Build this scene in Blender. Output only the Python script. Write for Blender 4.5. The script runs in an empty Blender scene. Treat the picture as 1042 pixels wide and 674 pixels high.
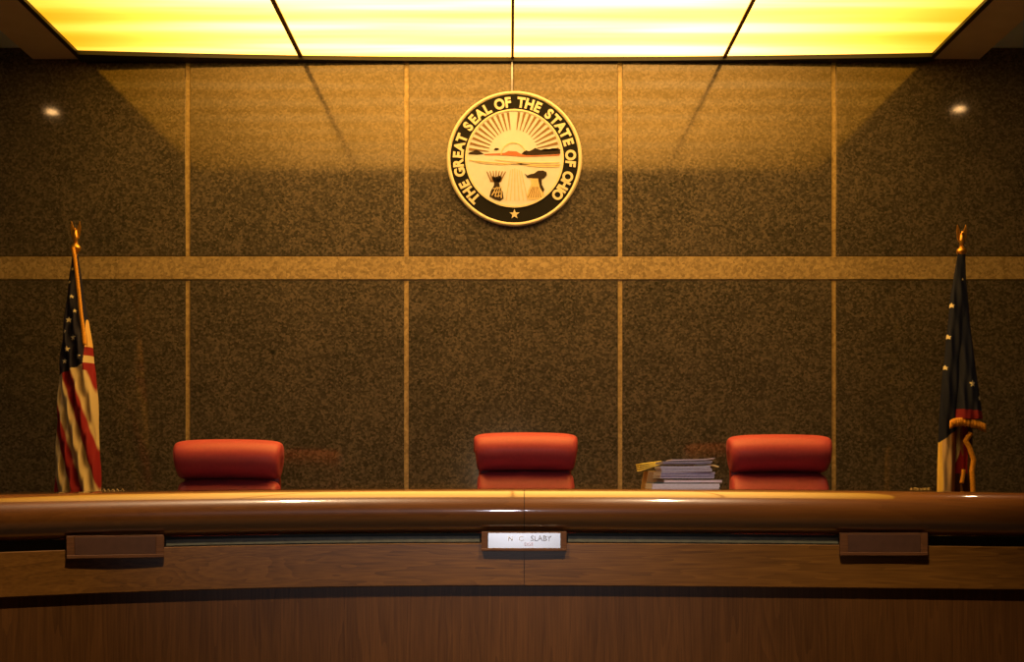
import bpy, bmesh, math, random
from mathutils import Vector, Matrix
random.seed(7)
S = bpy.context.scene
C = S.collection
PI = math.pi

# ------------------------------------------------------------------ camera
F, U0, V0 = 1253.0, 519.0, 488.0          # focal length and principal point in pixels of 1042x674
EYE = 1.5
cam_d = bpy.data.cameras.new('camera'); cam = bpy.data.objects.new('camera', cam_d); C.objects.link(cam)
cam.location = (0, 0, EYE); cam.rotation_euler = (PI/2, 0, 0)
cam_d.sensor_width = 36; cam_d.lens = 36*F/1042
cam_d.shift_x = (521-U0)/1042; cam_d.shift_y = (V0-337)/1042
cam_d.clip_start = .05
S.camera = cam
S.view_settings.view_transform = 'Standard'; S.view_settings.look = 'None'
S.view_settings.gamma = 1; S.view_settings.use_curve_mapping = False
S.view_settings.exposure = 0.0

def X(px, Y): return (px-U0)*Y/F
def Z(py, Y): return EYE-(py-V0)*Y/F

# ------------------------------------------------------------------ helpers
def obj(name, bm, mat, parent=None, smooth=False, angle=None):
    me = bpy.data.meshes.new(name)
    bmesh.ops.recalc_face_normals(bm, faces=bm.faces)
    bm.to_mesh(me); bm.free()
    return mobj(name, me, mat, parent, smooth, angle)
def mobj(name, me, mat, parent=None, smooth=False, angle=None):
    o = bpy.data.objects.new(name, me); C.objects.link(o)
    if mat: me.materials.append(mat)
    if smooth:
        for p in me.polygons: p.use_smooth = True
        if angle: me.set_sharp_from_angle(angle=math.radians(angle))
    if parent: o.parent = parent
    return o
def tag(o, label, cat, group=None):
    o['label'] = label; o['category'] = cat
    if group: o['group'] = group
    return o
def thing(name, label, cat, loc=(0, 0, 0), rz=0, group=None):
    o = bpy.data.objects.new(name, None); C.objects.link(o)
    o.empty_display_size = .05
    o.location = loc; o.rotation_euler = (0, 0, rz)
    return tag(o, label, cat, group)
def struct(o): o['kind'] = 'structure'; return o
def box(bm, x0, x1, y0, y1, z0, z1, bev=0, seg=2, M=None):
    r = bmesh.ops.create_cube(bm, size=1)
    vs = r['verts']
    for v in vs:
        v.co = Vector(((x0+x1)/2+v.co.x*(x1-x0), (y0+y1)/2+v.co.y*(y1-y0), (z0+z1)/2+v.co.z*(z1-z0)))
    if bev:
        es = list({e for v in vs for e in v.link_edges})
        r = bmesh.ops.bevel(bm, geom=es, offset=bev, segments=seg, affect='EDGES', profile=.5)
        vs = list({v for f in r['faces'] for v in f.verts} | {v for v in vs if v.is_valid})
    if M:
        for v in vs: v.co = M @ v.co
    return vs
def loft(bm, rings, close=True, cap=True):
    vr = [[bm.verts.new(p) for p in r] for r in rings]
    n = len(vr[0])
    for a, b in zip(vr, vr[1:]):
        for i in range(n if close else n-1):
            j = (i+1) % n
            bm.faces.new((a[i], a[j], b[j], b[i]))
    if cap:
        bm.faces.new(vr[0]); bm.faces.new(list(reversed(vr[-1])))
    return vr
def lathe(bm, prof, n=24, M=None):
    rings = []
    for r, z in prof:
        ring = [Vector((max(r, 1e-4)*math.cos(2*PI*i/n), max(r, 1e-4)*math.sin(2*PI*i/n), z)) for i in range(n)]
        rings.append([M @ p for p in ring] if M else ring)
    return loft(bm, rings)
def tube(bm, pts, rad, n=10):
    pts = [Vector(p) for p in pts]
    rings = []
    for i, p in enumerate(pts):
        t = (pts[min(i+1, len(pts)-1)]-pts[max(i-1, 0)]).normalized()
        up = Vector((0, 1, 0)) if abs(t.y) < .9 else Vector((1, 0, 0))
        a = t.cross(up).normalized(); b = t.cross(a)
        r = rad[i] if isinstance(rad, (list, tuple)) else rad
        rings.append([p+(a*math.cos(2*PI*k/n)+b*math.sin(2*PI*k/n))*r for k in range(n)])
    loft(bm, rings)
def prism(bm, pts, y0, y1):
    """polygon in x/z extruded from y0 to y1"""
    a = [bm.verts.new((x, y0, z)) for x, z in pts]; b = [bm.verts.new((x, y1, z)) for x, z in pts]
    n = len(pts)
    bm.faces.new(a); bm.faces.new(list(reversed(b)))
    for i in range(n): bm.faces.new((a[i], b[i], b[(i+1) % n], a[(i+1) % n]))
def text_mesh(s, size, ext=.001, off=0.0):
    cu = bpy.data.curves.new('t', 'FONT'); cu.body = s; cu.size = size; cu.extrude = ext; cu.offset = off
    cu.align_x = 'CENTER'
    ob = bpy.data.objects.new('t', cu); C.objects.link(ob)
    dg = bpy.context.evaluated_depsgraph_get(); dg.update()
    me = bpy.data.meshes.new_from_object(ob.evaluated_get(dg))
    bpy.data.objects.remove(ob); bpy.data.curves.remove(cu)
    return me

# ------------------------------------------------------------------ materials
def new_mat(name):
    m = bpy.data.materials.new(name); m.use_nodes = True
    nt = m.node_tree; b = nt.nodes['Principled BSDF']
    return m, nt, b
def nd(nt, t, **k):
    n = nt.nodes.new(t)
    for a, v in k.items(): setattr(n, a, v)
    return n
def ramp(nt, stops):
    r = nd(nt, 'ShaderNodeValToRGB'); cr = r.color_ramp
    while len(cr.elements) < len(stops): cr.elements.new(.5)
    for e, (p, c) in zip(cr.elements, stops): e.position = p; e.color = (*c, 1)
    return r
def plain(name, col, rough=.5, metal=0, var=.12, scale=30, spec=.5, coat=0, bump=0):
    m, nt, b = new_mat(name)
    tc = nd(nt, 'ShaderNodeTexCoord'); no = nd(nt, 'ShaderNodeTexNoise')
    no.inputs['Scale'].default_value = scale; no.inputs['Detail'].default_value = 4
    nt.links.new(tc.outputs['Object'], no.inputs['Vector'])
    r = ramp(nt, [(.3, tuple(c*(1-var) for c in col)), (.7, tuple(min(1, c*(1+var)) for c in col))])
    nt.links.new(no.outputs['Fac'], r.inputs['Fac']); nt.links.new(r.outputs['Color'], b.inputs['Base Color'])
    b.inputs['Roughness'].default_value = rough; b.inputs['Metallic'].default_value = metal
    b.inputs['Specular IOR Level'].default_value = spec; b.inputs['Coat Weight'].default_value = coat
    b.inputs['Coat Roughness'].default_value = .1
    if bump:
        bp = nd(nt, 'ShaderNodeBump'); bp.inputs['Strength'].default_value = bump; bp.inputs['Distance'].default_value = .002
        nt.links.new(no.outputs['Fac'], bp.inputs['Height']); nt.links.new(bp.outputs['Normal'], b.inputs['Normal'])
    return m
def wood(name, dark, light, axis='X', rough=.35, coat=.0, coat_rough=.12, arch=1.0, fine=1.0, offset=0, spec=.4):
    m, nt, b = new_mat(name)
    tc = nd(nt, 'ShaderNodeTexCoord')
    def mp(sc):
        q = nd(nt, 'ShaderNodeMapping'); q.inputs['Scale'].default_value = sc
        q.inputs['Location'].default_value = (offset, offset*.37, offset*.71)
        nt.links.new(tc.outputs['Object'], q.inputs['Vector']); return q
    long_, across = (.9, 9.0), None
    sA = (.7, 5, 8) if axis == 'X' else (8, 5, .45)
    sB = (6, 120, 160) if axis == 'X' else (160, 120, 6)
    n1 = nd(nt, 'ShaderNodeTexNoise'); n1.inputs['Scale'].default_value = 1.0; n1.inputs['Detail'].default_value = 3
    n1.inputs['Distortion'].default_value = .6
    nt.links.new(mp(sA).outputs[0], n1.inputs['Vector'])
    # growth rings: many thin bands across the slow noise
    mul = nd(nt, 'ShaderNodeMath', operation='MULTIPLY'); mul.inputs[1].default_value = 14*arch
    nt.links.new(n1.outputs['Fac'], mul.inputs[0])
    fr = nd(nt, 'ShaderNodeMath', operation='FRACT'); nt.links.new(mul.outputs[0], fr.inputs[0])
    n2 = nd(nt, 'ShaderNodeTexNoise'); n2.inputs['Scale'].default_value = fine; n2.inputs['Detail'].default_value = 5
    nt.links.new(mp(sB).outputs[0], n2.inputs['Vector'])
    n3 = nd(nt, 'ShaderNodeTexNoise'); n3.inputs['Scale'].default_value = 1; n3.inputs['Detail'].default_value = 2
    nt.links.new(mp((.5, 2, 2) if axis == 'X' else (6, 2, .25)).outputs[0], n3.inputs['Vector'])
    a = nd(nt, 'ShaderNodeMath', operation='MULTIPLY_ADD'); a.inputs[1].default_value = .22
    nt.links.new(fr.outputs[0], a.inputs[0])
    s2 = nd(nt, 'ShaderNodeMath', operation='MULTIPLY'); s2.inputs[1].default_value = .68
    nt.links.new(n2.outputs['Fac'], s2.inputs[0]); nt.links.new(s2.outputs[0], a.inputs[2])
    a2 = nd(nt, 'ShaderNodeMath', operation='MULTIPLY_ADD'); a2.inputs[1].default_value = .5
    nt.links.new(n3.outputs['Fac'], a2.inputs[0]); nt.links.new(a.outputs[0], a2.inputs[2])
    r = ramp(nt, [(.4, dark), (.95, light)])
    nt.links.new(a2.outputs[0], r.inputs['Fac']); nt.links.new(r.outputs['Color'], b.inputs['Base Color'])
    b.inputs['Roughness'].default_value = rough; b.inputs['Specular IOR Level'].default_value = spec
    b.inputs['Coat Weight'].default_value = coat; b.inputs['Coat Roughness'].default_value = coat_rough
    return m
def granite(name, cols, rough, spec, scale=70, bump=.0):
    m, nt, b = new_mat(name)
    tc = nd(nt, 'ShaderNodeTexCoord')
    n1 = nd(nt, 'ShaderNodeTexNoise'); n1.inputs['Scale'].default_value = scale; n1.inputs['Detail'].default_value = 3
    n1.inputs['Roughness'].default_value = .65
    vo = nd(nt, 'ShaderNodeTexVoronoi'); vo.inputs['Scale'].default_value = scale*1.1
    n0 = nd(nt, 'ShaderNodeTexNoise'); n0.inputs['Scale'].default_value = 3; n0.inputs['Detail'].default_value = 3
    for n in (n1, vo, n0): nt.links.new(tc.outputs['Object'], n.inputs['Vector'])
    mx = nd(nt, 'ShaderNodeMix', data_type='FLOAT'); mx.inputs[0].default_value = .35
    sp = nd(nt, 'ShaderNodeSeparateColor'); nt.links.new(vo.outputs['Color'], sp.inputs[0])
    nt.links.new(n1.outputs['Fac'], mx.inputs[2]); nt.links.new(sp.outputs[0], mx.inputs[3])
    ad = nd(nt, 'ShaderNodeMath', operation='MULTIPLY_ADD'); ad.inputs[1].default_value = .25
    nt.links.new(n0.outputs['Fac'], ad.inputs[0]); nt.links.new(mx.outputs[0], ad.inputs[2])
    r = ramp(nt, [(.38, cols[0]), (.6, cols[1]), (.85, cols[2])])
    nt.links.new(ad.outputs[0], r.inputs['Fac']); nt.links.new(r.outputs['Color'], b.inputs['Base Color'])
    b.inputs['Roughness'].default_value = rough; b.inputs['Specular IOR Level'].default_value = spec
    b.inputs['Specular Tint'].default_value = (1, .80, .50, 1)
    if bump:
        bp = nd(nt, 'ShaderNodeBump'); bp.inputs['Strength'].default_value = bump; bp.inputs['Distance'].default_value = .003
        nt.links.new(mx.outputs[0], bp.inputs['Height']); nt.links.new(bp.outputs['Normal'], b.inputs['Normal'])
    return m
def vcol(name, rough=.75, spec=.2, sheen=.0):
    m, nt, b = new_mat(name)
    a = nd(nt, 'ShaderNodeAttribute', attribute_name='Col')
    tc = nd(nt, 'ShaderNodeTexCoord'); no = nd(nt, 'ShaderNodeTexNoise'); no.inputs['Scale'].default_value = 250
    nt.links.new(tc.outputs['Object'], no.inputs['Vector'])
    bp = nd(nt, 'ShaderNodeBump'); bp.inputs['Strength'].default_value = .15; bp.inputs['Distance'].default_value = .001
    nt.links.new(no.outputs['Fac'], bp.inputs['Height']); nt.links.new(bp.outputs['Normal'], b.inputs['Normal'])
    nt.links.new(a.outputs['Color'], b.inputs['Base Color'])
    b.inputs['Roughness'].default_value = rough; b.inputs['Specular IOR Level'].default_value = spec
    return m
def emit(name, col, strength):
    m, nt, b = new_mat(name)
    b.inputs['Base Color'].default_value = (*col, 1)
    b.inputs['Emission Color'].default_value = (*col, 1); b.inputs['Emission Strength'].default_value = strength
    return m

M_granite = granite('dark_granite', [(.030, .031, .028), (.070, .063, .064), (.15, .128, .12)], .08, .82, 78)
M_band = granite('pale_granite', [(.19, .15, .10), (.30, .235, .155), (.44, .35, .23)], .42, .4, 60, .2)
M_joint = granite('joint_stone', [(.27, .20, .115), (.38, .29, .165), (.52, .40, .24)], .4, .5, 60)
M_hole = plain('hole_black', (.004, .004, .004), .9)
M_rim = wood('rim_oak', (.13, .046, .009), (.20, .074, .015), 'X', .32, 1.0, .05, .5)
M_rim.node_tree.nodes['Principled BSDF'].inputs['Coat IOR'].default_value = 2.1
M_fascia = wood('fascia_oak', (.10, .042, .008), (.26, .115, .022), 'X', .35, .3, .18, 1.0)
M_panel = wood('panel_oak', (.075, .030, .007), (.16, .066, .017), 'Z', .42, .12, .25, .7, offset=3.1)
M_inner = wood('inner_oak', (.06, .025, .01), (.15, .07, .03), 'X', .5)
M_reveal = plain('reveal_laminate', (.012, .016, .010), .6)
M_channel = plain('channel_laminate', (.14, .145, .10), .45, var=.2)
M_holder = wood('holder_walnut', (.09, .034, .012), (.18, .075, .028), 'X', .5, .0)
M_plate_brown = plain('brown_plate', (.085, .036, .020), .55)
M_plate_white = plain('white_plate', (.95, .95, .97), .26, .75, var=.02, spec=.8)
M_text_grey = plain('grey_letter', (.33, .33, .42), .6)
M_text_pale = plain('pale_letter', (.8, .8, .9), .6)  # print washed out by the flash, its paleness put into the colour
M_text_pink = plain('pink_letter', (.68, .45, .6), .6)
M_leather = plain('red_leather', (.50, .085, .125), .42, var=.06, scale=60, spec=.35, bump=.06)
M_leather_d = plain('red_piping', (.22, .018, .016), .45)
M_black = plain('black_plastic', (.015, .015, .015), .45)
M_chrome = plain('polished_metal', (.55, .55, .55), .2, 1)
M_gold = plain('brass_gold', (.75, .42, .09), .32, .85)
M_fringe = plain('gold_fringe', (.80, .36, .035), .7, 0, .35, 220, bump=.5)
M_pole = wood('pole_oak', (.15, .06, .02), (.3, .14, .05), 'Z', .35, .3)
M_cloth = vcol('flag_cloth', .7, .25)
M_sealgold = plain('seal_gold', (.66, .61, .50), .42, .1, .05)
M_sealface = plain('seal_face', (.60, .62, .76), .5, 0, .04)
M_sealblack = plain('seal_black', (.008, .008, .009), .6, spec=.12)
M_sealdark = plain('seal_dark', (.025, .016, .014), .6, spec=.15)
M_sealtan = plain('seal_tan', (.22, .13, .06), .6, spec=.2)
M_sealred = plain('seal_red', (.42, .12, .05), .5)
M_sealmid = plain('seal_mid', (.62, .50, .30), .5)
M_ltrim = plain('black_trim', (.006, .005, .004), .5)
M_lbrown = plain('divider_brown', (.12, .045, .012), .5)
M_soffit = plain('soffit_paint', (.60, .58, .50), .7, var=.05, scale=8)
M_ceil = plain('ceiling_paint', (.55, .78, 1.0), .8, var=.05, scale=6)  # blue of the cool light falling here is put into the paint colour
M_wallside = plain('side_wall_paint', (.07, .06, .05), .8, var=.08, scale=5)
M_carpet = plain('carpet', (.045, .035, .03), .95, var=.3, scale=180)
M_white = plain('downlight_ring', (.7, .7, .68), .4)
M_lens = emit('downlight_lens', (1, .66, .36), 34)

# diffuser: fluorescent tubes run along x behind four plastic sheets, the ends of the run weaker and yellower
def diffuser_mat():
    m, nt, b = new_mat('luminous_diffuser')
    tc = nd(nt, 'ShaderNodeTexCoord'); sx = nd(nt, 'ShaderNodeSeparateXYZ'); nt.links.new(tc.outputs['Object'], sx.inputs[0])
    ab = nd(nt, 'ShaderNodeMath', operation='ABSOLUTE'); nt.links.new(sx.outputs['X'], ab.inputs[0])
    mr = nd(nt, 'ShaderNodeMapRange', interpolation_type='SMOOTHSTEP')
    mr.inputs['From Min'].default_value = .7; mr.inputs['From Max'].default_value = 2.5
    nt.links.new(ab.outputs[0], mr.inputs['Value'])
    # tubes across y
    yy = nd(nt, 'ShaderNodeMath', operation='MULTIPLY_ADD'); yy.inputs[1].default_value = 2*PI/.335; yy.inputs[2].default_value = -.49
    nt.links.new(sx.outputs['Y'], yy.inputs[0])
    si = nd(nt, 'ShaderNodeMath', operation='SINE'); nt.links.new(yy.outputs[0], si.inputs[0])
    no = nd(nt, 'ShaderNodeTexNoise'); no.inputs['Scale'].default_value = 1
    mp = nd(nt, 'ShaderNodeMapping'); mp.inputs['Scale'].default_value = (.5, 7, 1)
    nt.links.new(tc.outputs['Object'], mp.inputs['Vector']); nt.links.new(mp.outputs[0], no.inputs['Vector'])
    ad = nd(nt, 'ShaderNodeMath', operation='MULTIPLY_ADD'); ad.inputs[1].default_value = .22
    nt.links.new(si.outputs[0], ad.inputs[0]); nt.links.new(no.outputs['Fac'], ad.inputs[2])
    r1 = ramp(nt, [(.2, (5.6, 2.6, .30)), (.5, (6.3, 3.1, .50)), (.74, (6.9, 3.8, 1.05))])
    r2 = ramp(nt, [(.2, (1.2, .52, .012)), (.5, (1.45, .63, .02)), (.74, (1.8, .85, .06))])
    for r in (r1, r2): nt.links.new(ad.outputs[0], r.inputs['Fac'])
    mx = nd(nt, 'ShaderNodeMix', data_type='RGBA')
    nt.links.new(mr.outputs[0], mx.inputs[0]); nt.links.new(r1.outputs[0], mx.inputs[6]); nt.links.new(r2.outputs[0], mx.inputs[7])
    b.inputs['Base Color'].default_value = (.6, .55, .4, 1)
    nt.links.new(mx.outputs[2], b.inputs['Emission Color']); b.inputs['Emission Strength'].default_value = 1.0
    fa = nd(nt, 'ShaderNodeMapRange', interpolation_type='SMOOTHSTEP')
    fa.inputs['From Min'].default_value = -1.25; fa.inputs['From Max'].default_value = -.1; fa.inputs['To Min'].default_value = .65
    nt.links.new(sx.outputs['Y'], fa.inputs['Value']); nt.links.new(fa.outputs[0], b.inputs['Emission Strength'])
    return m
M_diff = diffuser_mat()

# ------------------------------------------------------------------ room
WY = 7.0                       # face of the stone wall
CZ = 3.890                     # underside of the light and soffit
ROOF = 3.955
XL, XR, YF = -4.4, 4.4, -3.2
PLAT = .5
bm = bmesh.new(); box(bm, XL, XR, YF, WY+.06, -.1, 0); struct(obj('floor', bm, M_carpet))
bm = bmesh.new(); box(bm, XL, XR, YF, WY+.06, ROOF, ROOF+.12); struct(obj('ceiling', bm, M_ceil))
bm = bmesh.new(); box(bm, XL-.12, XL, YF, WY+.12, -.1, ROOF+.12); struct(obj('wall_left', bm, M_wallside))
bm = bmesh.new(); box(bm, XR, XR+.12, YF, WY+.12, -.1, ROOF+.12); struct(obj('wall_right', bm, M_wallside))
bm = bmesh.new(); box(bm, XL, XR, YF-.12, YF, -.1, ROOF+.12); struct(obj('wall_front', bm, M_wallside))
# the stone wall: a backing of pale joint stone, dark slabs and the pale band set on it
bm = bmesh.new(); box(bm, XL, XR, WY+.008, WY+.12, -.1, ROOF+.12); wall = struct(obj('wall_back', bm, M_joint))
seams = [X(191, WY), X(413.5, WY), X(631, WY), X(848.5, WY)]
xs = [XL]+seams+[XR]
jw = .013
b0, b1 = Z(284.6, WY), Z(261.5, WY)
slabs = []
for z0, z1 in ((0, b0-.004), (b1+.004, ROOF)):
    for i in range(5):
        bm = bmesh.new()
        box(bm, xs[i]+(jw if i else 0), xs[i+1]-(jw if i < 4 else 0), WY, WY+.03, z0, z1, .002, 1)
        slabs.append(obj('granite_slab', bm, M_granite, wall))
bm = bmesh.new(); box(bm, XL, XR, WY-.003, WY+.03, b0, b1, .002, 1); obj('stone_band', bm, M_band, wall)
hx, hz = X(277.5, WY), Z(358.5, WY)
bm = bmesh.new(); lathe(bm, [(.0, -.002), (.012, -.002), (.013, .0), (.012, .001)], 14,
    Matrix.Translation((hx, WY, hz)) @ Matrix.Rotation(PI/2, 4, 'X')); obj('drill_hole', bm, M_hole, slabs[1])
# platform behind the bench
bm = bmesh.new(); box(bm, XL, XR, 5.16, WY, 0, PLAT); p = struct(obj('floor_platform', bm, M_carpet))

# luminous ceiling and its soffit frame
LX0, LX1 = X(85, WY)*.995, X(945, WY)*.995
LY1 = 6.985; LY0 = 4.50
SW = .30
bm = bmesh.new()
box(bm, LX0-SW, LX0-.03, LY0-SW, WY, CZ, ROOF)
box(bm, LX1+.03, LX1+SW, LY0-SW, WY, CZ, ROOF)
box(bm, LX0-.03, LX1+.03, LY0-SW, LY0-.03, CZ, ROOF)
struct(obj('trim_1', bm, M_soffit))
light = thing('luminous_ceiling_light', 'long yellow glowing ceiling light of four backlit panels above the stone wall', 'ceiling light', (0, (LY0+LY1)/2, CZ))
yc = (LY0+LY1)/2
divs = [X(307.5, WY), X(521.5, WY), X(736, WY)]
dx = [LX0]+divs+[LX1]
for i in range(4):
    bm = bmesh.new(); box(bm, dx[i]+.002, dx[i+1]-.002, LY0-yc, LY1-yc, .004, .012)
    obj('diffuser', bm, M_diff, light)
for d, w in zip(divs, (.012, .008, .010)):
    bm = bmesh.new(); box(bm, d-w, d+w, LY0-yc, LY1-yc, -.006, .0035); obj('divider', bm, M_lbrown, light)
bm = bmesh.new()
box(bm, LX0-.03, LX0, LY0-yc-.03, WY-yc, -.012, ROOF-CZ-.002)
box(bm, LX1, LX1+.03, LY0-yc-.03, WY-yc, -.012, ROOF-CZ-.002)
box(bm, LX0, LX1, LY0-yc-.03, LY0-yc, -.012, ROOF-CZ-.002)
n = 40                          # rear bar, its front edge a shallow arc
pa = []
for i in range(n+1):
    x = LX0+(LX1-LX0)*i/n; u = (x-.05)/2.42
    pa.append((x, 6.972-yc-.075*u*u-.03*max(0, -u)**2))
pts = pa+[(LX1, WY-yc-.001), (LX0, WY-yc-.001)]
lo = [bm.verts.new((x, y, -.020)) for x, y in pts]; hi = [bm.verts.new((x, y, .003)) for x, y in pts]
bm.faces.new(lo); bm.faces.new(list(reversed(hi)))
for i in range(len(pts)): j = (i+1) % len(pts); bm.faces.new((lo[i], lo[j], hi[j], hi[i]))
obj('frame', bm, M_ltrim, light)

# recessed downlights
def downlight(x, y, label, energy, spot, col, rad=.035, blend=.6, tilt=(0, 0), deep=0):
    t = thing('recessed_downlight', label, 'ceiling lamp', (x, y, ROOF), 0, 'recessed ceiling lamps')
    bm = bmesh.new(); lathe(bm, [(.045, .0), (.075, .0), (.078, -.006), (.07 if not deep else .056, -.012-deep), (.05, -.010-deep), (.045, -.002-deep*.9)], 28); obj('trim_ring', bm, M_white, t, True, 40)
    bm = bmesh.new(); lathe(bm, [(.0, -.001), (.034, -.001), (.031, -.009), (.02, -.013), (.0, -.014)], 28); obj('lens', bm, M_lens, t, True)
    ld = bpy.data.lights.new('downlight_lamp', 'SPOT'); ld.energy = energy; ld.color = col; ld.spot_size = math.radians(spot); ld.spot_blend = blend
    ld.shadow_soft_size = rad
    lo_ = bpy.data.objects.new('downlight_lamp', ld); C.objects.link(lo_); lo_.location = (x, y, ROOF-.06-deep); lo_.rotation_euler = (tilt[0], tilt[1], 0)
WARM = (1, .72, .42)
downlight(-3.05, 5.80, 'small recessed ceiling lamp above the striped flag, its glint on the wall', 15, 75, WARM)
downlight(2.97, 5.86, 'small recessed ceiling lamp above the dark blue flag, its glint on the wall', 12, 75, WARM)
downlight(-.86, 3.55, 'small recessed ceiling lamp over the bench front left of centre', 290, 76, (1, .70, .40), tilt=(.12, 0), deep=.07)
downlight(.85, 3.55, 'small recessed ceiling lamp over the bench front right of centre', 290, 76, (1, .70, .40), tilt=(.12, 0), deep=.07)
fl = bpy.data.lights.new('camera_flash', 'SPOT'); fl.energy = 54; fl.color = (.86, .88, 1); fl.shadow_soft_size = .04
fl.spot_size = math.radians(40); fl.spot_blend = 1
flo = bpy.data.objects.new('camera_flash', fl); C.objects.link(flo); flo.location = (-.02, -.03, 1.585); flo.rotation_euler = (PI/2-.03, 0, 0)
w = bpy.data.worlds.new('world'); S.world = w; w.use_nodes = True
w.node_tree.nodes['Background'].inputs[0].default_value = (.010, .011, .014, 1)

# ------------------------------------------------------------------ judges' bench
BT = 1.46
def plan(x): return 4.985-.045*x*x+.020*x**3
def slope(x): return -.09*x+.06*x*x
def sag(x): return -.021*(x/2.05)**2 if x < 0 else -.015*(x/2.1)**2
def bpt(x, d, z):
    s = slope(x); L = math.hypot(s, 1)
    return Vector((x+s/L*d, plan(x)-d/L, z+sag(x)))
def frame_at(px, d=0):
    """x on the bench whose front (offset d) shows at pixel column px"""
    x = X(px, 5)
    for _ in range(20):
        p_ = bpt(x, d, 0); x += (X(px, p_.y)-p_.x)
    return x
BX0, BX1 = -3.0, 2.75
XS = frame_at(533.5)
def sweep(bm, prof, x0, x1, n=70, close=True):
    rings = []
    for i in range(n+1):
        x = x0+(x1-x0)*i/n
        rings.append([bpt(x, d, z if z > 1e-6 else -sag(x)) for d, z in prof])
    loft(bm, rings, close)
bench = thing('judges_bench', 'long curved oak bench with thick rounded rim across the room', 'bench', (0, 0, 0))
r = .09
rim = [(-.80, BT-.05), (-.80, BT-.008), (-.792, BT)]
for k in range(25):
    a = PI/2-PI*k/24
    rim.append((-r+r*math.cos(a), BT-r+r*math.sin(a)))
rim += [(-.15, BT-2*r), (-.15, BT-.05)]
for x0, x1 in ((BX0, XS-.0012), (XS+.0012, BX1)):
    bm = bmesh.new(); sweep(bm, rim, x0, x1); obj('top_rail', bm, M_rim, bench, True, 35)
    bm = bmesh.new(); sweep(bm, [(-.053, 1.068), (-.031, 1.066), (-.028, 1.069), (-.028, 1.237), (-.031, 1.240), (-.053, 1.240)], x0, x1)
    obj('fascia', bm, M_fascia, bench, True, 35)
seam = [(-.09+(d+.09)*.965, BT-r+(z-BT+r)*.965) for d, z in rim[3:28]]
bm = bmesh.new(); sweep(bm, seam, XS-.0014, XS+.0014, 1); obj('seam_joint', bm, M_hole, bench)
bm = bmesh.new(); sweep(bm, [(-.09, 1.23), (-.064, 1.23), (-.064, 1.2795), (-.09, 1.2795)], BX0, BX1); obj('reveal_strip', bm, M_reveal, bench)
for p0, p1 in ((169, 488), (578, 853)):
    bm = bmesh.new(); sweep(bm, [(-.0635, 1.2445), (-.052, 1.2445), (-.052, 1.268), (-.0635, 1.270)], frame_at(p0, -.05), frame_at(p1, -.05), 40)
    obj('reveal_channel', bm, M_channel, bench)
bm = bmesh.new(); sweep(bm, [(-.09, 0), (-.0535, 0), (-.0535, 1.23), (-.09, 1.23)], BX0, BX1, 90); obj('front_panel', bm, M_panel, bench)
bm = bmesh.new(); sweep(bm, [(-.0533, 0), (-.035, 0), (-.035, .09), (-.04, .1), (-.0533, .1)], BX0, BX1, 90); obj('plinth', bm, M_inner, bench)
for x0 in (BX0, BX1-.04):
    bm = bmesh.new(); sweep(bm, [(-.78, PLAT+.001), (-.20, PLAT+.001), (-.20, BT-.05), (-.78, BT-.05)], x0, x0+.04, 1); obj('end_panel', bm, M_inner, bench)

# name plate holders
def holder(pl, pr, ptop, pbot, il, ir, label, white=False):
    pc = (pl+pr)/2
    xc = frame_at(pc, -.0)
    s = slope(xc); cv = -.045+.06*xc; hw0 = (pr-pl)*5/F/2; base = bpt(xc, -.0275+max(0, -cv)*hw0**2*1.15, 0)
    Yd = base.y
    wd = (pr-pl)*Yd/F/2
    ax = math.atan(s)
    z0, z1 = Z(pbot, Yd), Z(ptop, Yd)
    zc = z0
    t = thing('name_plate_holder', label, 'name plate', (base.x, base.y, zc), ax, 'name plate holders on the bench front')
    h = z1-z0; k = wd/((pr-pl)/2)
    a0, a1 = (il-pc)*k, (ir-pc)*k
    bm = bmesh.new()
    box(bm, -wd, wd, -.008, 0, 0.004, h, .001, 1)                    # back board
    box(bm, -wd, a0, -.017, -.008, 0.004, h, .002, 2)                # end posts
    box(bm, a1, wd, -.017, -.008, 0.004, h, .002, 2)
    obj('frame', bm, M_holder, t)
    bm = bmesh.new(); box(bm, -wd, wd, -.019, 0, 0, .0105 if white else .014, .002, 2); obj('bottom_rail', bm, M_holder, t)
    bm = bmesh.new(); box(bm, a0+.001, a1-.001, -.012, -.008, .0115 if white else .015, h-.006, .0005, 1)
    pl_ = obj('name_card' if white else 'blank_plate', bm, M_plate_white if white else M_plate_brown, t)
    if white:
        Mx = Matrix.Rotation(PI/2, 4, 'X')
        def put(sx_, px, py, size, mat):
            me = text_mesh(sx_, size, .0004, .0)
            me.transform(Matrix.Translation(((px-pc)*k, -.0126, Z(py, Yd)-zc)) @ Mx)
            me.materials.clear()
            mobj('lettering', me, mat, pl_)
        put('SLABY', 550.5, 550.6, .031, M_text_grey)
        put('N', 519.5, 550.4, .027, M_text_pale)
        put('C.', 531, 550.4, .027, M_text_pale)
        put('DGE', 538, 555.6, .019, M_text_pink)
    return t
holder(490, 576.5, 541, 560.8, 496.5, 570.5, 'small wooden name holder with a bright white name card at the bench centre', True)
holder(70.5, 165, 545, 568, 78, 157, 'dark wooden name holder without white card below the striped flag')
holder(856, 945, 542.5, 565.5, 864, 938, 'dark wooden name holder without white card below the dark blue flag')

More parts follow.
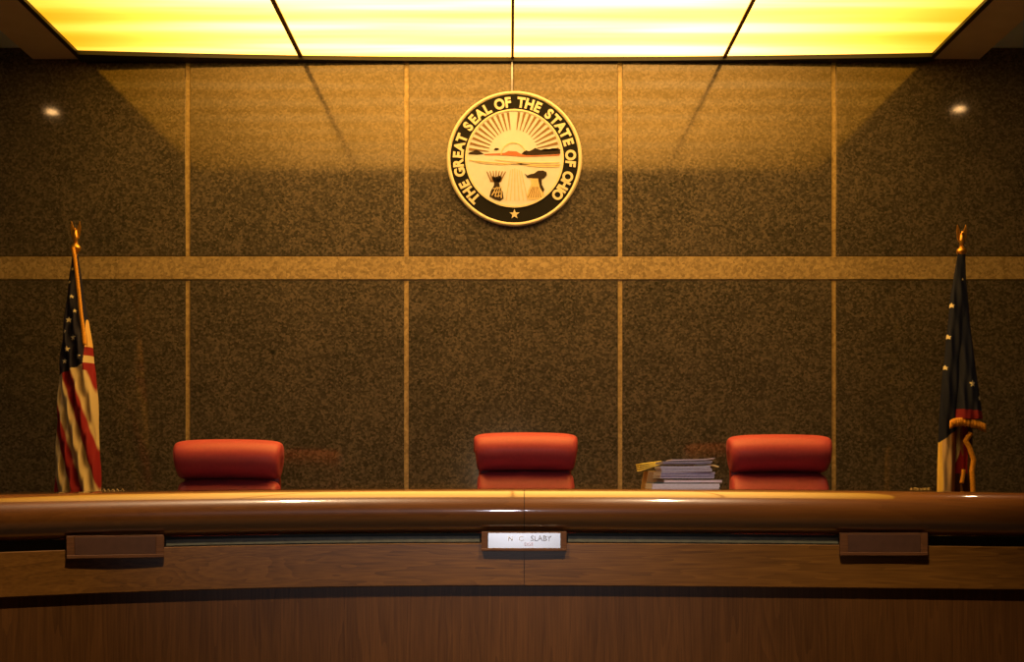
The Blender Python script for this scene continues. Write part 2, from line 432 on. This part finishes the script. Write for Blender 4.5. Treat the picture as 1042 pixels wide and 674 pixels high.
# ------------------------------------------------------------------ chairs
def cushion(bm, w, d, h, c, nx=6.0, taper=0, bow=0, ny=2.0, segx=36, seg=28, front=0):
    """pad: superelliptic section in y/z swept along x with rounded ends"""
    rings = []
    for i in range(segx+1):
        t = -1+2*i/segx
        t = math.copysign(1-(1-abs(t))**1.8, t)
        s = max(.02, (1-abs(t)**nx)**(1/nx)) if abs(t) < 1 else .02
        ring = []
        for k in range(seg):
            a = 2*PI*k/seg
            ca, sa = math.cos(a), math.sin(a)
            yy = math.copysign(abs(ca)**(2/ny), ca); zz = math.copysign(abs(sa)**(2/ny), sa)
            y = yy*d/2*s; z = zz*h/2*(s**.6)
            x = t*w/2*(1-taper*(.5-zz/2))
            ring.append(Vector((c[0]+x, c[1]+y-front*zz*h, c[2]+z-bow*t*t)))
        rings.append(ring)
    loft(bm, rings)
def make_chair(loc, rz, label):
    t = thing('leather_chair', label, 'chair', loc, rz, 'red leather chairs behind the bench')
    up = []
    bm = bmesh.new(); cushion(bm, .520, .27, .192, (0, .03, 1.1215), 7, .06, .008, 2.0, front=.06); up.append(obj('headrest', bm, M_leather, t, True))
    bm = bmesh.new(); cushion(bm, .486, .20, .50, (0, -.045, .774), 9, .0, .004, 3.2, seg=40, front=-.16); up.append(obj('backrest', bm, M_leather, t, True))
    bm = bmesh.new(); cushion(bm, .47, .035, .70, (0, .125, .83), 9, .04, .01, 4); up.append(obj('back_shell', bm, M_leather_d, t, True))
    bm = bmesh.new(); cushion(bm, .52, .50, .12, (0, -.20, .46), 8, 0, 0, 3); up.append(obj('seat', bm, M_leather, t, True))
    for s in (-1, 1):
        bm = bmesh.new()
        tube(bm, [(s*.30, .05, .50), (s*.31, .03, .62), (s*.31, -.04, .665), (s*.31, -.28, .665), (s*.31, -.34, .63), (s*.31, -.32, .48), (s*.27, -.28, .42), (s*.2, -.25, .40)], .016)
        a = obj('armrest', bm, M_black, t, True)
        bm = bmesh.new(); cushion(bm, .06, .28, .035, (s*.31, -.16, .69), 6, 0, 0, 3); obj('arm_pad', bm, M_leather, a, True)
        up.append(a)
    bm = bmesh.new(); box(bm, -.14, .14, -.34, -.06, .375, .405, .008); tube(bm, [(0, -.1, .39), (0, .09, .40), (0, .15, .5), (0, .14, .65)], .022)
    up.append(obj('tilt_frame', bm, M_black, t, True, 40))
    bm = bmesh.new(); lathe(bm, [(.032, .10), (.032, .24), (.02, .245), (.02, .40)], 18, Matrix.Translation((0, -.2, 0))); obj('gas_column', bm, M_black, t, True, 40)
    for k in range(5):
        a = 2*PI*k/5+.3
        bm = bmesh.new(); d = Vector((math.cos(a), math.sin(a), 0))
        o = Vector((0, -.2, 0))
        tube(bm, [o+d*.02+Vector((0, 0, .12)), o+d*.15+Vector((0, 0, .10)), o+d*.29+Vector((0, 0, .075))], [.028, .022, .016])
        lg = obj('base_leg', bm, M_black, t, True)
        bm = bmesh.new()
        R = Matrix.Translation(o+d*.29+Vector((0, 0, .03))) @ Matrix.Rotation(a, 4, 'Z') @ Matrix.Rotation(PI/2, 4, 'X')
        for q in (-.02, .008): lathe(bm, [(.004, q), (.028, q), (.03, q+.003), (.03, q+.009), (.028, q+.012), (.004, q+.012)], 18, R)
        tube(bm, [o+d*.29+Vector((0, 0, .03)), o+d*.29+Vector((0, 0, .075))], .006)
        obj('caster', bm, M_black, lg, True, 40)
    return t, up
def dup(root, up_names, loc, rz, label, dz=0):
    rr = root.copy(); C.objects.link(rr); rr.location = loc; rr.rotation_euler = (0, 0, rz); rr['label'] = label
    for ch in list(root.children):
        c = ch.copy(); C.objects.link(c); c.parent = rr
        if ch in up_names: c.location = (0, 0, dz)
        for g in ch.children:
            e = g.copy(); C.objects.link(e); e.parent = c
    return rr
# chair tops sit 1.2175 above their base
def chair_spot(pc, ptop, Y): return (X(pc, Y), Y, PLAT), Z(ptop, Y)-(PLAT+1.2175)
loc, dz = chair_spot(535, 440, 6.14)
ch, up = make_chair(loc, .02, 'red leather high back chair behind the white name card')
for o in up: o.location = (0, 0, dz)
loc2, dz2 = chair_spot(232.5, 447, 5.95); dup(ch, up, loc2, .05, 'red leather high back chair nearest the striped flag', dz2)
loc3, dz3 = chair_spot(793, 442, 6.22); dup(ch, up, loc3, -.05, 'red leather high back chair just right of the paper stack', dz3)

# ------------------------------------------------------------------ papers on the bench
def slab_paper(name, label, cat, px0, px1, Y, depth, zb, h, mat, rz=0, curl=0, tilt=0, group=None, band=None, layers=1):
    x0, x1 = X(px0, Y-depth/2), X(px1, Y-depth/2)
    cx = (x0+x1)/2; hw = (x1-x0)/2
    bm = bmesh.new()
    nx, ny = 16, 6
    def zz(u, v): return curl*(u**3 if u > 0 else .2*u*u)+tilt*(u+1)/2
    for L in range(layers):
        h0, h1 = h*L/layers, h*(L+.86 if layers > 1 else L+1)/layers
        jx, jy = (random.uniform(-.004, .004), random.uniform(-.004, .004)) if layers > 1 else (0, 0)
        g = [[[bm.verts.new((jx+hw*(-1+2*i/nx), jy+depth*(-.5+j/ny), k+zz(-1+2*i/nx, j/ny)*(.4+.6*(L+1)/layers))) for j in range(ny+1)] for i in range(nx+1)] for k in (h0, h1)]
        for i in range(nx):
            for j in range(ny):
                bm.faces.new((g[0][i][j], g[0][i+1][j], g[0][i+1][j+1], g[0][i][j+1]))
                bm.faces.new((g[1][i][j], g[1][i][j+1], g[1][i+1][j+1], g[1][i+1][j]))
        for i in range(nx):
            for j in (0, ny): bm.faces.new((g[0][i][j], g[0][i+1][j], g[1][i+1][j], g[1][i][j]))
        for j in range(ny):
            for i in (0, nx): bm.faces.new((g[0][i][j], g[0][i][j+1], g[1][i][j+1], g[1][i][j]))
    o = obj(name, bm, mat); o.location = (cx, Y, zb); o.rotation_euler = (0, 0, rz)
    return tag(o, label, cat, group)
M_pw = plain('paper_white', (.54, .56, .85), .7, var=.06, scale=90)
M_pg = plain('paper_grey', (.36, .37, .62), .7, var=.10, scale=120)
M_pl = plain('paper_lavender', (.39, .39, .66), .7, var=.10, scale=120)
M_pk = plain('paper_pinkish', (.60, .54, .78), .7, var=.06)
M_teal = plain('folder_teal', (.02, .06, .10), .5)
M_green = plain('folder_dark_green', (.02, .035, .03), .5)
M_tan = plain('tan_card', (.34, .22, .12), .7, var=.08)
M_yel = plain('yellow_paper', (.98, .84, .22), .7, var=.06)
M_scrap = plain('scrap_paper', (.45, .38, .26), .8)
M_cream = plain('cream_paper', (.95, .78, .42), .7, var=.05)
SY = 5.36
sx = X(695, SY)
zb = BT+sag(sx)+.0018
G = 'papers stacked on the bench'
slab_paper('paper_bundle', 'pale grey paper bundle at the bottom of the stack', 'papers', 663.5, 732, SY, .26, zb, .022, M_pw, 0, group=G, layers=3)
slab_paper('folder', 'thin dark teal folder low in the stack on the pale bottom bundle', 'folder', 665, 712, SY+.004, .25, zb+.0222, .004, M_teal, .01, group=G)
slab_paper('folder', 'pinkish white folder jutting out furthest right, low in the stack', 'folder', 676, 735, SY, .24, zb+.0265, .011, M_pk, .02, 0, 0, group=G, layers=2)
slab_paper('folder', 'thin dark green folder in the middle of the stack', 'folder', 675, 724, SY+.002, .24, zb+.0385, .005, M_green, -.01, group=G)
slab_paper('paper_bundle', 'thick lavender grey paper bundle in the middle of the stack', 'papers', 672, 727, SY, .24, zb+.044, .028, M_pl, .015, .0, 0, group=G, layers=5)
slab_paper('paper_bundle', 'grey paper bundle just below the top of the stack', 'papers', 673, 724, SY, .24, zb+.0725, .024, M_pg, -.02, .004, 0, group=G, layers=4)
slab_paper('cream_note', 'small cream paper tab sticking out at the right of the stack', 'paper', 708, 731.5, SY+.0, .06, zb+.1005, .004, M_cream, .0, -.008, group=G)
slab_paper('paper_bundle', 'grey and white paper bundle near the top, its right end curling up', 'papers', 674, 724, SY+.002, .23, zb+.1055, .011, M_pg, .02, .003, .0, group=G, layers=3)
slab_paper('paper_sheet', 'pale top sheet of the stack, tilted up to the right', 'paper', 684, 728, SY+.005, .21, zb+.120, .004, M_pk, -.03, .005, .004, group=G, layers=2)
# tan carton behind the left end, its yellow sheets leaning on the stack
TY = 5.62
tzb = BT+sag(X(666, TY))+.0005
tx0, tx1 = X(657.5, TY-.1), X(684, TY-.1)
bm = bmesh.new()
for_rings = []
prism(bm, [(-.062, 0), (.062, 0), (.062, .078), (-.048, .078)], -.1, .1)
bmesh.ops.bevel(bm, geom=bm.edges[:], offset=.002, segments=1, affect='EDGES')
o = obj('document_box', bm, M_tan); o.location = ((tx0+tx1)/2, TY, tzb)
tag(o, 'tan cardboard document box with slanted left side behind the paper stack', 'box')
bm = bmesh.new()
for q in range(4):
    R = Matrix.Translation((-.003*q, .004*q, .004+.0062*q)) @ Matrix.Rotation(-.30+.05*q, 4, 'Y') @ Matrix.Rotation(.05*q-.06, 4, 'Z')
    box(bm, -.06+.006*q, .045, -.08, .08, -.002, .002, .0006, 1, R)
o = obj('yellow_pad', bm, M_yel); o.location = ((tx0+tx1)/2-.030, TY-.01, tzb+.0925)
tag(o, 'bright yellow paper sheets slanting on the tan document box', 'paper')
# small pale scraps near the flags
def scrap(px, Y, w_, label):
    x = X(px, Y); z = BT+sag(x)
    bm = bmesh.new(); nx, ny = 24, 8
    random.seed(3); g = [[bm.verts.new((w_*(-.5+i/nx), .07*(-.5+j/ny), .001+.014*max(0, math.sin(i*1.25+j*.7))*random.uniform(.4, 1))) for j in range(ny+1)] for i in range(nx+1)]
    for i in range(nx):
        for j in range(ny): bm.faces.new((g[i][j], g[i+1][j], g[i+1][j+1], g[i][j+1]))
    bmesh.ops.solidify(bm, geom=bm.faces[:], thickness=.0015)
    o = obj('crumpled_paper', bm, M_scrap); o.location = (x, Y, z+.002)
    tag(o, label, 'paper', 'crumpled paper scraps on the bench')
scrap(113, 5.40, .095, 'low crumpled pale paper on the bench beside the striped flag')
scrap(937, 5.62, .08, 'low crumpled pale paper on the bench beside the dark blue flag')

# ------------------------------------------------------------------ flags
def interp(tab, y):
    if y <= tab[0][0]: return tab[0][1:]
    for a, b in zip(tab, tab[1:]):
        if y <= b[0]:
            t = (y-a[0])/(b[0]-a[0])
            return tuple(p_+(q-p_)*t for p_, q in zip(a[1:], b[1:]))
    return tab[-1][1:]
def cloth(name, parent, tab, Y, depth, color, dy=0, nu=220, step=.6, ripple=.006, k=7, ex=2.6, y0=None, y1=None):
    """folded cloth hanging as a closed tube; tab rows are (height row, left, right) measured on the flag; color(x, y) gives the dye"""
    org = parent.location
    y0 = y0 or tab[0][0]; y1 = y1 or tab[-1][0]
    nv = int((y1-y0)/step)
    verts, cols, faces = [], [], []
    for j in range(nv+1):
        y = y0+(y1-y0)*j/nv
        xl, xr = interp(tab, y)
        c, hw = (xl+xr)/2, (xr-xl)/2
        for i in range(nu):
            a = 2*PI*i/nu
            ca, sa = math.cos(a), math.sin(a)
            ux = math.copysign(abs(ca)**(2/ex), ca); uy = math.copysign(abs(sa)**(2/ex), sa)
            px = c+ux*hw
            fold = math.sin(px*.55*k/7-y*.11*k/7)+.5*math.sin(px*.9+y*.05+1)
            gr = min(1, hw/14)
            yy = dy+uy*depth*gr*min(1, hw/9)-ripple*gr*fold*(1 if sa < 0 else -1)*abs(sa)**.5
            verts.append((X(px, Y)-org.x, Y+yy-org.y, Z(y, Y)-org.z))
            cols.append(color(px, y, sa < 0))
    for j in range(nv):
        for i in range(nu):
            i2 = (i+1) % nu
            faces.append((j*nu+i, j*nu+i2, (j+1)*nu+i2, (j+1)*nu+i))
    faces.append(tuple(reversed(range(nu)))); faces.append(tuple(nv*nu+i for i in range(nu)))
    me = bpy.data.meshes.new(name); me.from_pydata(verts, [], faces); me.update()
    ca_ = me.color_attributes.new('Col', 'FLOAT_COLOR', 'POINT')
    for i, c in enumerate(cols): ca_.data[i].color = (*c, 1)
    return mobj(name, me, M_cloth, parent, True, 70)
def in_star(x, y, r):
    d = math.hypot(x, y)
    if d > r: return False
    a = math.atan2(x, -y) % (2*PI/5)
    a = abs(a-PI/5)          # 0 at inner notch, PI/5 at the tip
    ri = r*.45
    # edge from inner (ri at a=0) to tip (r at PI/5)
    p0 = (ri, 0); p1 = (r*math.cos(PI/5), r*math.sin(PI/5))
    px, py = d*math.cos(a), d*math.sin(a)
    return (p1[0]-p0[0])*(py-p0[1])-(p1[1]-p0[1])*(px-p0[0]) > 0
def pole(t, top_py, base_z, Y, px, finial_py):
    org = t.location
    zt = Z(top_py, Y)-base_z
    bm = bmesh.new(); lathe(bm, [(.012, .03), (.0125, .3), (.0125, zt)], 16); obj('pole', bm, M_pole, t, True, 40)
    bm = bmesh.new(); lathe(bm, [(.0, 0), (.15, 0), (.152, .012), (.14, .022), (.06, .035), (.03, .05), (.022, .08), (.014, .085), (.0, .085)], 32); obj('base', bm, M_gold, t, True, 40)
    bm = bmesh.new(); lathe(bm, [(.0, zt-.03), (.014, zt-.03), (.016, zt-.02), (.024, zt-.012), (.028, zt), (.024, zt+.012), (.014, zt+.02), (.010, zt+.03), (.0, zt+.03)], 20)
    f = obj('ferrule', bm, M_gold, t, True)
    # eagle finial with raised wings, standing on the ferrule
    bm = bmesh.new(); z = zt+.026
    tube(bm, [(0, 0, z), (0, -.003, z+.015), (0, -.005, z+.035), (0, -.004, z+.055), (0, -.006, z+.068), (0, -.014, z+.073), (0, -.024, z+.068)], [.006, .012, .014, .010, .008, .007, .002], 12)
    tube(bm, [(0, .004, z+.02), (0, .012, z), (0, .016, z-.012)], [.008, .008, .005])
    obj('eagle_body', bm, M_gold, f, True)
    for s in (-1, 1):
        bm = bmesh.new()
        prism(bm, [(s*.006, z+.03), (s*.016, z+.022), (s*.024, z+.045), (s*.028, z+.085), (s*.022, z+.118), (s*.015, z+.10), (s*.010, z+.085), (s*.007, z+.06)], -.004, .004)
        bmesh.ops.bevel(bm, geom=bm.edges[:], offset=.0015, segments=2, affect='EDGES')
        obj('eagle_wing', bm, M_gold, f, True, 50)
def ribbon(name, t, pts, Y, w, dyf, mat=None, teeth=True):
    """gold fringe: a thick band of hanging threads along pts (flag rows)"""
    org = t.location
    bm = bmesh.new(); ring = []
    P = []
    for (x0, y0), (x1, y1) in zip(pts, pts[1:]):
        m_ = max(2, int(math.hypot(x1-x0, y1-y0)/1.2))
        P += [(x0+(x1-x0)*q/m_, y0+(y1-y0)*q/m_) for q in range(m_)]
    P.append(pts[-1])
    loc3d = [Vector((X(x, Y)-org.x, Y+dyf-org.y, Z(y, Y)-org.z)) for x, y in P]
    rad = [w*(1+.05*math.sin(i*2.1)) for i in range(len(P))]
    tube(bm, loc3d, rad, 10)
    return obj(name, bm, mat or M_fringe, t, True)

# --- striped flag on the left
FY = 6.55
t = thing('striped_flag', 'red and white striped flag with white stars on blue, on a standing pole', 'flag', (X(77, FY), FY, PLAT))
pole(t, 252.5, PLAT, FY, 77, 225)
RED, WHT, BLU = (.27, .015, .032), (.66, .56, .40), (.011, .012, .045)
def mix(a, b, t): t = min(1, max(0, t)); return tuple(p_+(q_-p_)*t for p_, q_ in zip(a, b))
ST = [(73.6, 327, 3.2), (78.7, 345, 3.2), (70.5, 339, 2.6), (73.7, 357, 3), (84.3, 364, 3.2), (70, 368.7, 2.8), (74.5, 274, 1.8), (72, 288, 2), (80, 318, 2.2), (76, 303, 2.2)]
def us(px, y, front):
    if y < 383-13*(px-64)/28 and px < 89:
        for a, b, r_ in ST:
            if in_star((px-a), (y-b), r_): return (.85, .82, .72)
        return BLU
    q = ((px-.29*(y-385))-69)/25.0
    q -= math.floor(q)
    if px > 88.5 and y < 378:
        if y < 354: return (.80, .55, .22)
        return RED if (y-354) % 16 < 9 else WHT
    e = .03
    return mix(WHT, RED, (q+e)/(2*e)) if q < .2 else (mix(RED, WHT, (q-.43+e)/(2*e)) if q < .9 else mix(WHT, RED, (q-1+e)/(2*e)))
tabU = [(254, 74.5, 79), (275, 71.5, 81.5), (300, 69, 84.5), (340, 65.5, 91.5), (380, 62, 97), (420, 59.8, 99), (460, 58.6, 100.8), (500, 57, 102), (560, 55, 104), (640, 54, 104)]
cloth('cloth', t, tabU, FY, .075, us, ripple=.016)
ribbon('gold_fringe', t, [(78, 254), (80, 265), (82, 282), (84, 300), (86, 320), (88, 335), (89.5, 352)], FY, .010, -.055)
# --- dark blue flag on the right
t2 = thing('blue_flag', 'dark blue flag with white stars and gold fringe on a standing pole', 'flag', (X(978.5, FY), FY, PLAT))
pole(t2, 256, PLAT, FY, 978, 228)
BL2 = (.008, .013, .05)
ST2 = [(966.5, 312, 3), (963, 344, 3), (960.2, 375, 3), (985, 391.5, 3.6), (993.5, 406, 3), (978, 285, 1.5)]
def oh(px, y, front):
    for a, b, r_ in ST2:
        if in_star(px-a, y-b, r_): return (.85, .8, .68)
    return BL2
def oh_low(px, y, front):
    if y < 451-8*(px-954)/10: return oh(px, y, front)
    if px < 957: return (.85, .62, .2)
    return mix((.62, .46, .34), (.22, .08, .04), (px-964.5)/2)
def oh_fold(px, y, front):
    if y > 417+2*(px-972)/25: return (.20, .012, .03)
    return oh(px, y, front)
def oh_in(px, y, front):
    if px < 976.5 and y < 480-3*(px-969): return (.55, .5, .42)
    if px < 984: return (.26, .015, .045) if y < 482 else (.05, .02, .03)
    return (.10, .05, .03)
cloth('main_fold', t2, [(258, 974, 981.5), (300, 967, 982.5), (340, 963, 980), (400, 957, 975), (445, 954.5, 972), (500, 953, 970), (640, 951, 971)], FY, .05, oh_low, ripple=.007, dy=-.01)
cloth('front_fold', t2, [(290, 979, 982.5), (330, 975, 985.5), (380, 972.5, 991), (410, 971, 995.5), (427, 969, 997.5)], FY, .06, oh_fold, dy=-.02, ripple=.006)
cloth('inner_fold', t2, [(400, 968, 990), (440, 967.5, 990.5), (500, 968, 989), (640, 966, 990)], FY, .035, oh_in, dy=.015, ripple=.005)
def fringe_band(t, pts, h, Y, dyf):
    org = t.location; bm = bmesh.new(); rings = []
    P = []
    for (x0, y0), (x1, y1) in zip(pts, pts[1:]):
        P += [(x0+(x1-x0)*q/8, y0+(y1-y0)*q/8) for q in range(8)]
    P.append(pts[-1])
    for i, (x, y) in enumerate(P):
        yb = y+h*(1+.10*math.sin(i*2.4)); d = .004*math.sin(i*1.9)
        e = .5 if i in (0, len(P)-1) else 1
        prof = [(y, .000), (y+.6, .010*e), (y+h*.5, .015*e), (yb-.5, .012*e), (yb, 0), (yb-.5, -.010*e), (y+h*.5, -.010*e), (y+.6, -.006*e)]
        rings.append([Vector((X(x, Y)-org.x, Y+dyf-q+d-org.y, Z(yy, Y)-org.z)) for yy, q in prof])
    loft(bm, rings)
    return obj('gold_fringe', bm, M_fringe, t, True)
fringe_band(t2, [(962.5, 428.5), (966, 426.5), (970, 426), (975, 425.5), (984, 427), (992, 429), (998.5, 432)], 8.5, FY, -.060)
ribbon('gold_fringe', t2, [(985.5, 441), (980, 449), (984, 456), (988, 468), (986.5, 480), (987.5, 500), (988, 530), (988, 600)], FY, .014, -.036)
ribbon('gold_fringe', t2, [(978, 478), (977.5, 484), (976, 492)], FY, .011, -.036)

# ------------------------------------------------------------------ the seal
SYW = WY-.0
k = (WY-.03)/F
cx, cz = X(523.5, WY-.03), Z(161.1, WY-.03)
seal = thing('round_wall_seal', 'round gold and black state seal hanging high on the stone wall', 'wall seal', (cx, WY-.001, cz))
RO = 69*k
def disc(bm, r0, r1, y0, y1, n=96):
    """flat ring (r0>0) or disc facing the room between depths y0 (front) and y1"""
    if r0 > 0:
        prof = [(r0, y1), (r0, y0), (r1, y0), (r1, y1)]
        rings = [[Vector((r_*math.sin(2*PI*i/n), y_, r_*math.cos(2*PI*i/n))) for i in range(n)] for r_, y_ in prof]
        rings.append(rings[0])
        vr = [[bm.verts.new(p_) for p_ in r_] for r_ in rings[:-1]]; vr.append(vr[0])
        for a, b in zip(vr, vr[1:]):
            for i in range(n): bm.faces.new((a[i], a[(i+1) % n], b[(i+1) % n], b[i]))
    else:
        prism(bm, [(r1*math.sin(2*PI*i/n), r1*math.cos(2*PI*i/n)) for i in range(n)], y0, y1)
bm = bmesh.new(); disc(bm, 0, 66.5*k, -.022, 0); obj('back_disc', bm, M_sealblack, seal)
bm = bmesh.new()                                          # rounded rim
n = 120; rings = []
for i in range(n+1):
    a = 2*PI*i/n
    rings.append([Vector(((67.0*k+2.1*k*math.cos(b))*math.sin(a), -.016-.014*math.sin(b), (67.0*k+2.1*k*math.cos(b))*math.cos(a))) for b in [2*PI*q/10 for q in range(10)]])
loft(bm, rings, True, False); bmesh.ops.remove_doubles(bm, verts=bm.verts, dist=1e-5)
obj('rim', bm, M_sealgold, seal, True)
bm = bmesh.new(); disc(bm, 0, 48.6*k, -.026, -.0215); face = obj('face_disc', bm, M_sealface, seal)
bm = bmesh.new(); disc(bm, 48.4*k, 50.2*k, -.030, -.0215); obj('inner_ring', bm, M_sealgold, seal)
# ring lettering
txt = 'THE GREAT SEAL OF THE STATE OF OHIO'
adv = {' ': .55, 'I': .42}
wts = [adv.get(c, 1.0) for c in txt]
a0, a1 = -139.5, 134.5
tot = sum(wts); acc = 0
for c, wt in zip(txt, wts):
    mid = acc+wt/2; acc += wt
    if c == ' ': continue
    ang = math.radians(a0+(a1-a0)*mid/tot)
    me = text_mesh(c, 14.0*k, .003, .0034)
    M_ = Matrix.Rotation(ang, 4, 'Y') @ Matrix.Translation((0, -.0245, 52.6*k)) @ Matrix.Rotation(PI/2, 4, 'X') @ Matrix.Diagonal((.92, 1, 1, 1))
    me.transform(M_)
    me.materials.clear(); mobj('letter', me, M_sealgold, seal)
def star_pts(cx_, cz_, r_): return [(cx_+r_*(1 if q % 2 == 0 else .42)*math.sin(PI*q/5), cz_+r_*(1 if q % 2 == 0 else .42)*math.cos(PI*q/5)) for q in range(10)]
bm = bmesh.new(); prism(bm, star_pts(0, -56.8*k, 5.2*k), -.027, -.021); obj('star', bm, M_sealgold, seal)
# landscape on the face (units of picture rows from the centre, +z up)
fy = -.0285
def sh(name, polys, mat, dep=0):
    bm = bmesh.new()
    for pl_ in polys: prism(bm, [(x*k, z*k) for x, z in pl_], fy-dep, -.0255)
    return obj(name, bm, mat, face)
HZ = 4.3                                                 # horizon
rays = []
for q in range(-11, 12):
    a = math.radians(q*7.6); wd = .018
    if abs(q) < 1: continue
    r0, r1 = 25, 46.5
    def pt(r_, aa): return (r_*math.sin(aa)-1, HZ+r_*math.cos(aa))
    # rays stop at the edge of the face
    while math.hypot(*pt(r1, a)) > 47.5: r1 -= .3
    rays.append([pt(r0, a-.012), pt(r0, a+.012), pt(r1, a+.03), pt(r1, a-.03)])
sh('sun_rays', rays, M_sealtan)
sun = [(-1+13*math.sin(math.radians(d_)), HZ-1+13*math.cos(math.radians(d_))) for d_ in range(-90, 91, 6)]
inn = [(-1+12*math.sin(math.radians(d_)), HZ-1+12*math.cos(math.radians(d_))) for d_ in range(90, -91, -6)]
sh('sun', [sun+inn], M_sealmid)
hill_r = [(7, 4), (9, 6.5), (12, 8), (15, 7.2), (18, 8.6), (21, 10.6), (24, 9.3), (27, 8.4), (31, 9.8), (35, 9.2), (39, 10.2), (44, 9.8), (46.5, 9), (46.8, 4.6), (40, 4.2), (30, 3.8), (20, 3.2), (12, 3.2)]
hill_l = [(-46.8, 4.2), (-46, 6), (-42, 7.2), (-39, 9), (-36, 7.4), (-33, 5.6), (-31, 4.4), (-38, 3.6)]
sh('hill', [hill_r], M_sealdark); sh('hill', [hill_l], M_sealdark); sh('hill', [[(-21, 8.6), (-19.5, 10.6), (-16.5, 10.4), (-15.5, 9), (-18, 8)]], M_sealdark)
sh('river', [[(-31, 4.4), (-20, 5), (-10, 5.5), (-6, 7.5), (2, 7), (7, 4.4), (12, 3.2), (20, 3), (30, 3.2), (46, 4.2), (46, 2.8), (30, 2), (10, 1.6), (-10, 3), (-30, 3.4)]], M_sealred, -.0004)
fld = []
for (xa, za, xb, zb_, w_) in ((-46, -2.0, 47, -6.4, .5), (-20, -1.5, 46, -4.2, .45), (-40, -4, 8, -5.2, .3), (2, -5, 46, -8.0, .8)):
    N_ = 14; up_ = []; dn_ = []
    for q in range(N_+1):
        u = q/N_; x = xa+(xb-xa)*u; z = za+(zb_-za)*u-1.6*math.sin(PI*u)
        up_.append((x, z+w_)); dn_.append((x, z-w_))
    fld.append(up_+list(reversed(dn_)))
for q in range(-2, 4):
    fld.append([(q*2.2+.1, -10-abs(q)), (q*2.2+.6, -10-abs(q)), (q*4.4+.7, -43), (q*4.4-.1, -43)])
sh('field_lines', fld, M_sealmid)
def bar(x0, z0, x1, z1, w0, w1):
    L = math.hypot(x1-x0, z1-z0); nx_, nz_ = -(z1-z0)/L, (x1-x0)/L
    return [(x0+nx_*w0, z0+nz_*w0), (x0-nx_*w0, z0-nz_*w0), (x1-nx_*w1, z1-nz_*w1), (x1+nx_*w1, z1+nz_*w1)]
# bundle of arrows on the left
ar = []
for q in range(7):
    u = (q-3)/3
    ar.append(bar(-19-4.5*u*-1, -24, -18.5+9.5*u, -12.5-abs(u)*1, .75, .45))
sh('arrow_heads', ar, M_sealtan)
sh('arrow_bundle', [[(-22.5, -18), (-19, -19.5), (-15.5, -17.5), (-13, -19), (-13, -22), (-15.5, -25), (-15, -28), (-12, -34), (-11, -41), (-15, -43.5), (-20, -42), (-25.5, -39), (-24, -33), (-21, -28), (-20.5, -25), (-22.5, -21)]], M_sealdark)
ht = []
for q in range(4): ht.append(bar(-23+q*3.2, -38+q*-.8, -18+q*1.6, -29, .5, .3))
for q in range(3): ht.append(bar(-22+q*1.2, -31-q*4, -14-q*.0, -30-q*4, .35, .35))
sh('arrow_shafts', ht, M_sealmid, .001)
# sheaf of wheat on the right
sh('wheat_body', [[(15, -19), (24, -20), (27, -26), (30, -33), (30, -38), (24, -42), (15, -42.5), (12.5, -39), (14, -33), (17, -27), (16.5, -22)]], M_sealmid)
sh('wheat_head', [[(10.5, -15.5), (13, -17.5), (17, -16), (20, -15.5), (24, -12.6), (29, -12.4), (32.5, -14), (33, -17), (30.5, -20), (27.5, -21), (28, -27), (30.5, -32), (29, -35), (26, -30), (24.5, -24), (24, -20.5), (18, -20.5), (13, -19.5)]], M_sealdark, .001)
ht = []
for q in range(6): ht.append(bar(14+q*2.6, -40, 18.5+q*1.0, -29, .4, .25))
sh('wheat_stalks', ht, M_sealtan, .001)
# thin pale rod up to the light frame, added for a bright reflected line
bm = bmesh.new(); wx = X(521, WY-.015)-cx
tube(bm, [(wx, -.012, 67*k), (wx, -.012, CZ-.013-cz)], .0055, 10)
obj('reflected_line_rod', bm, plain('pale_lilac_rod', (.62, .64, .95), .45, .1), seal, True)
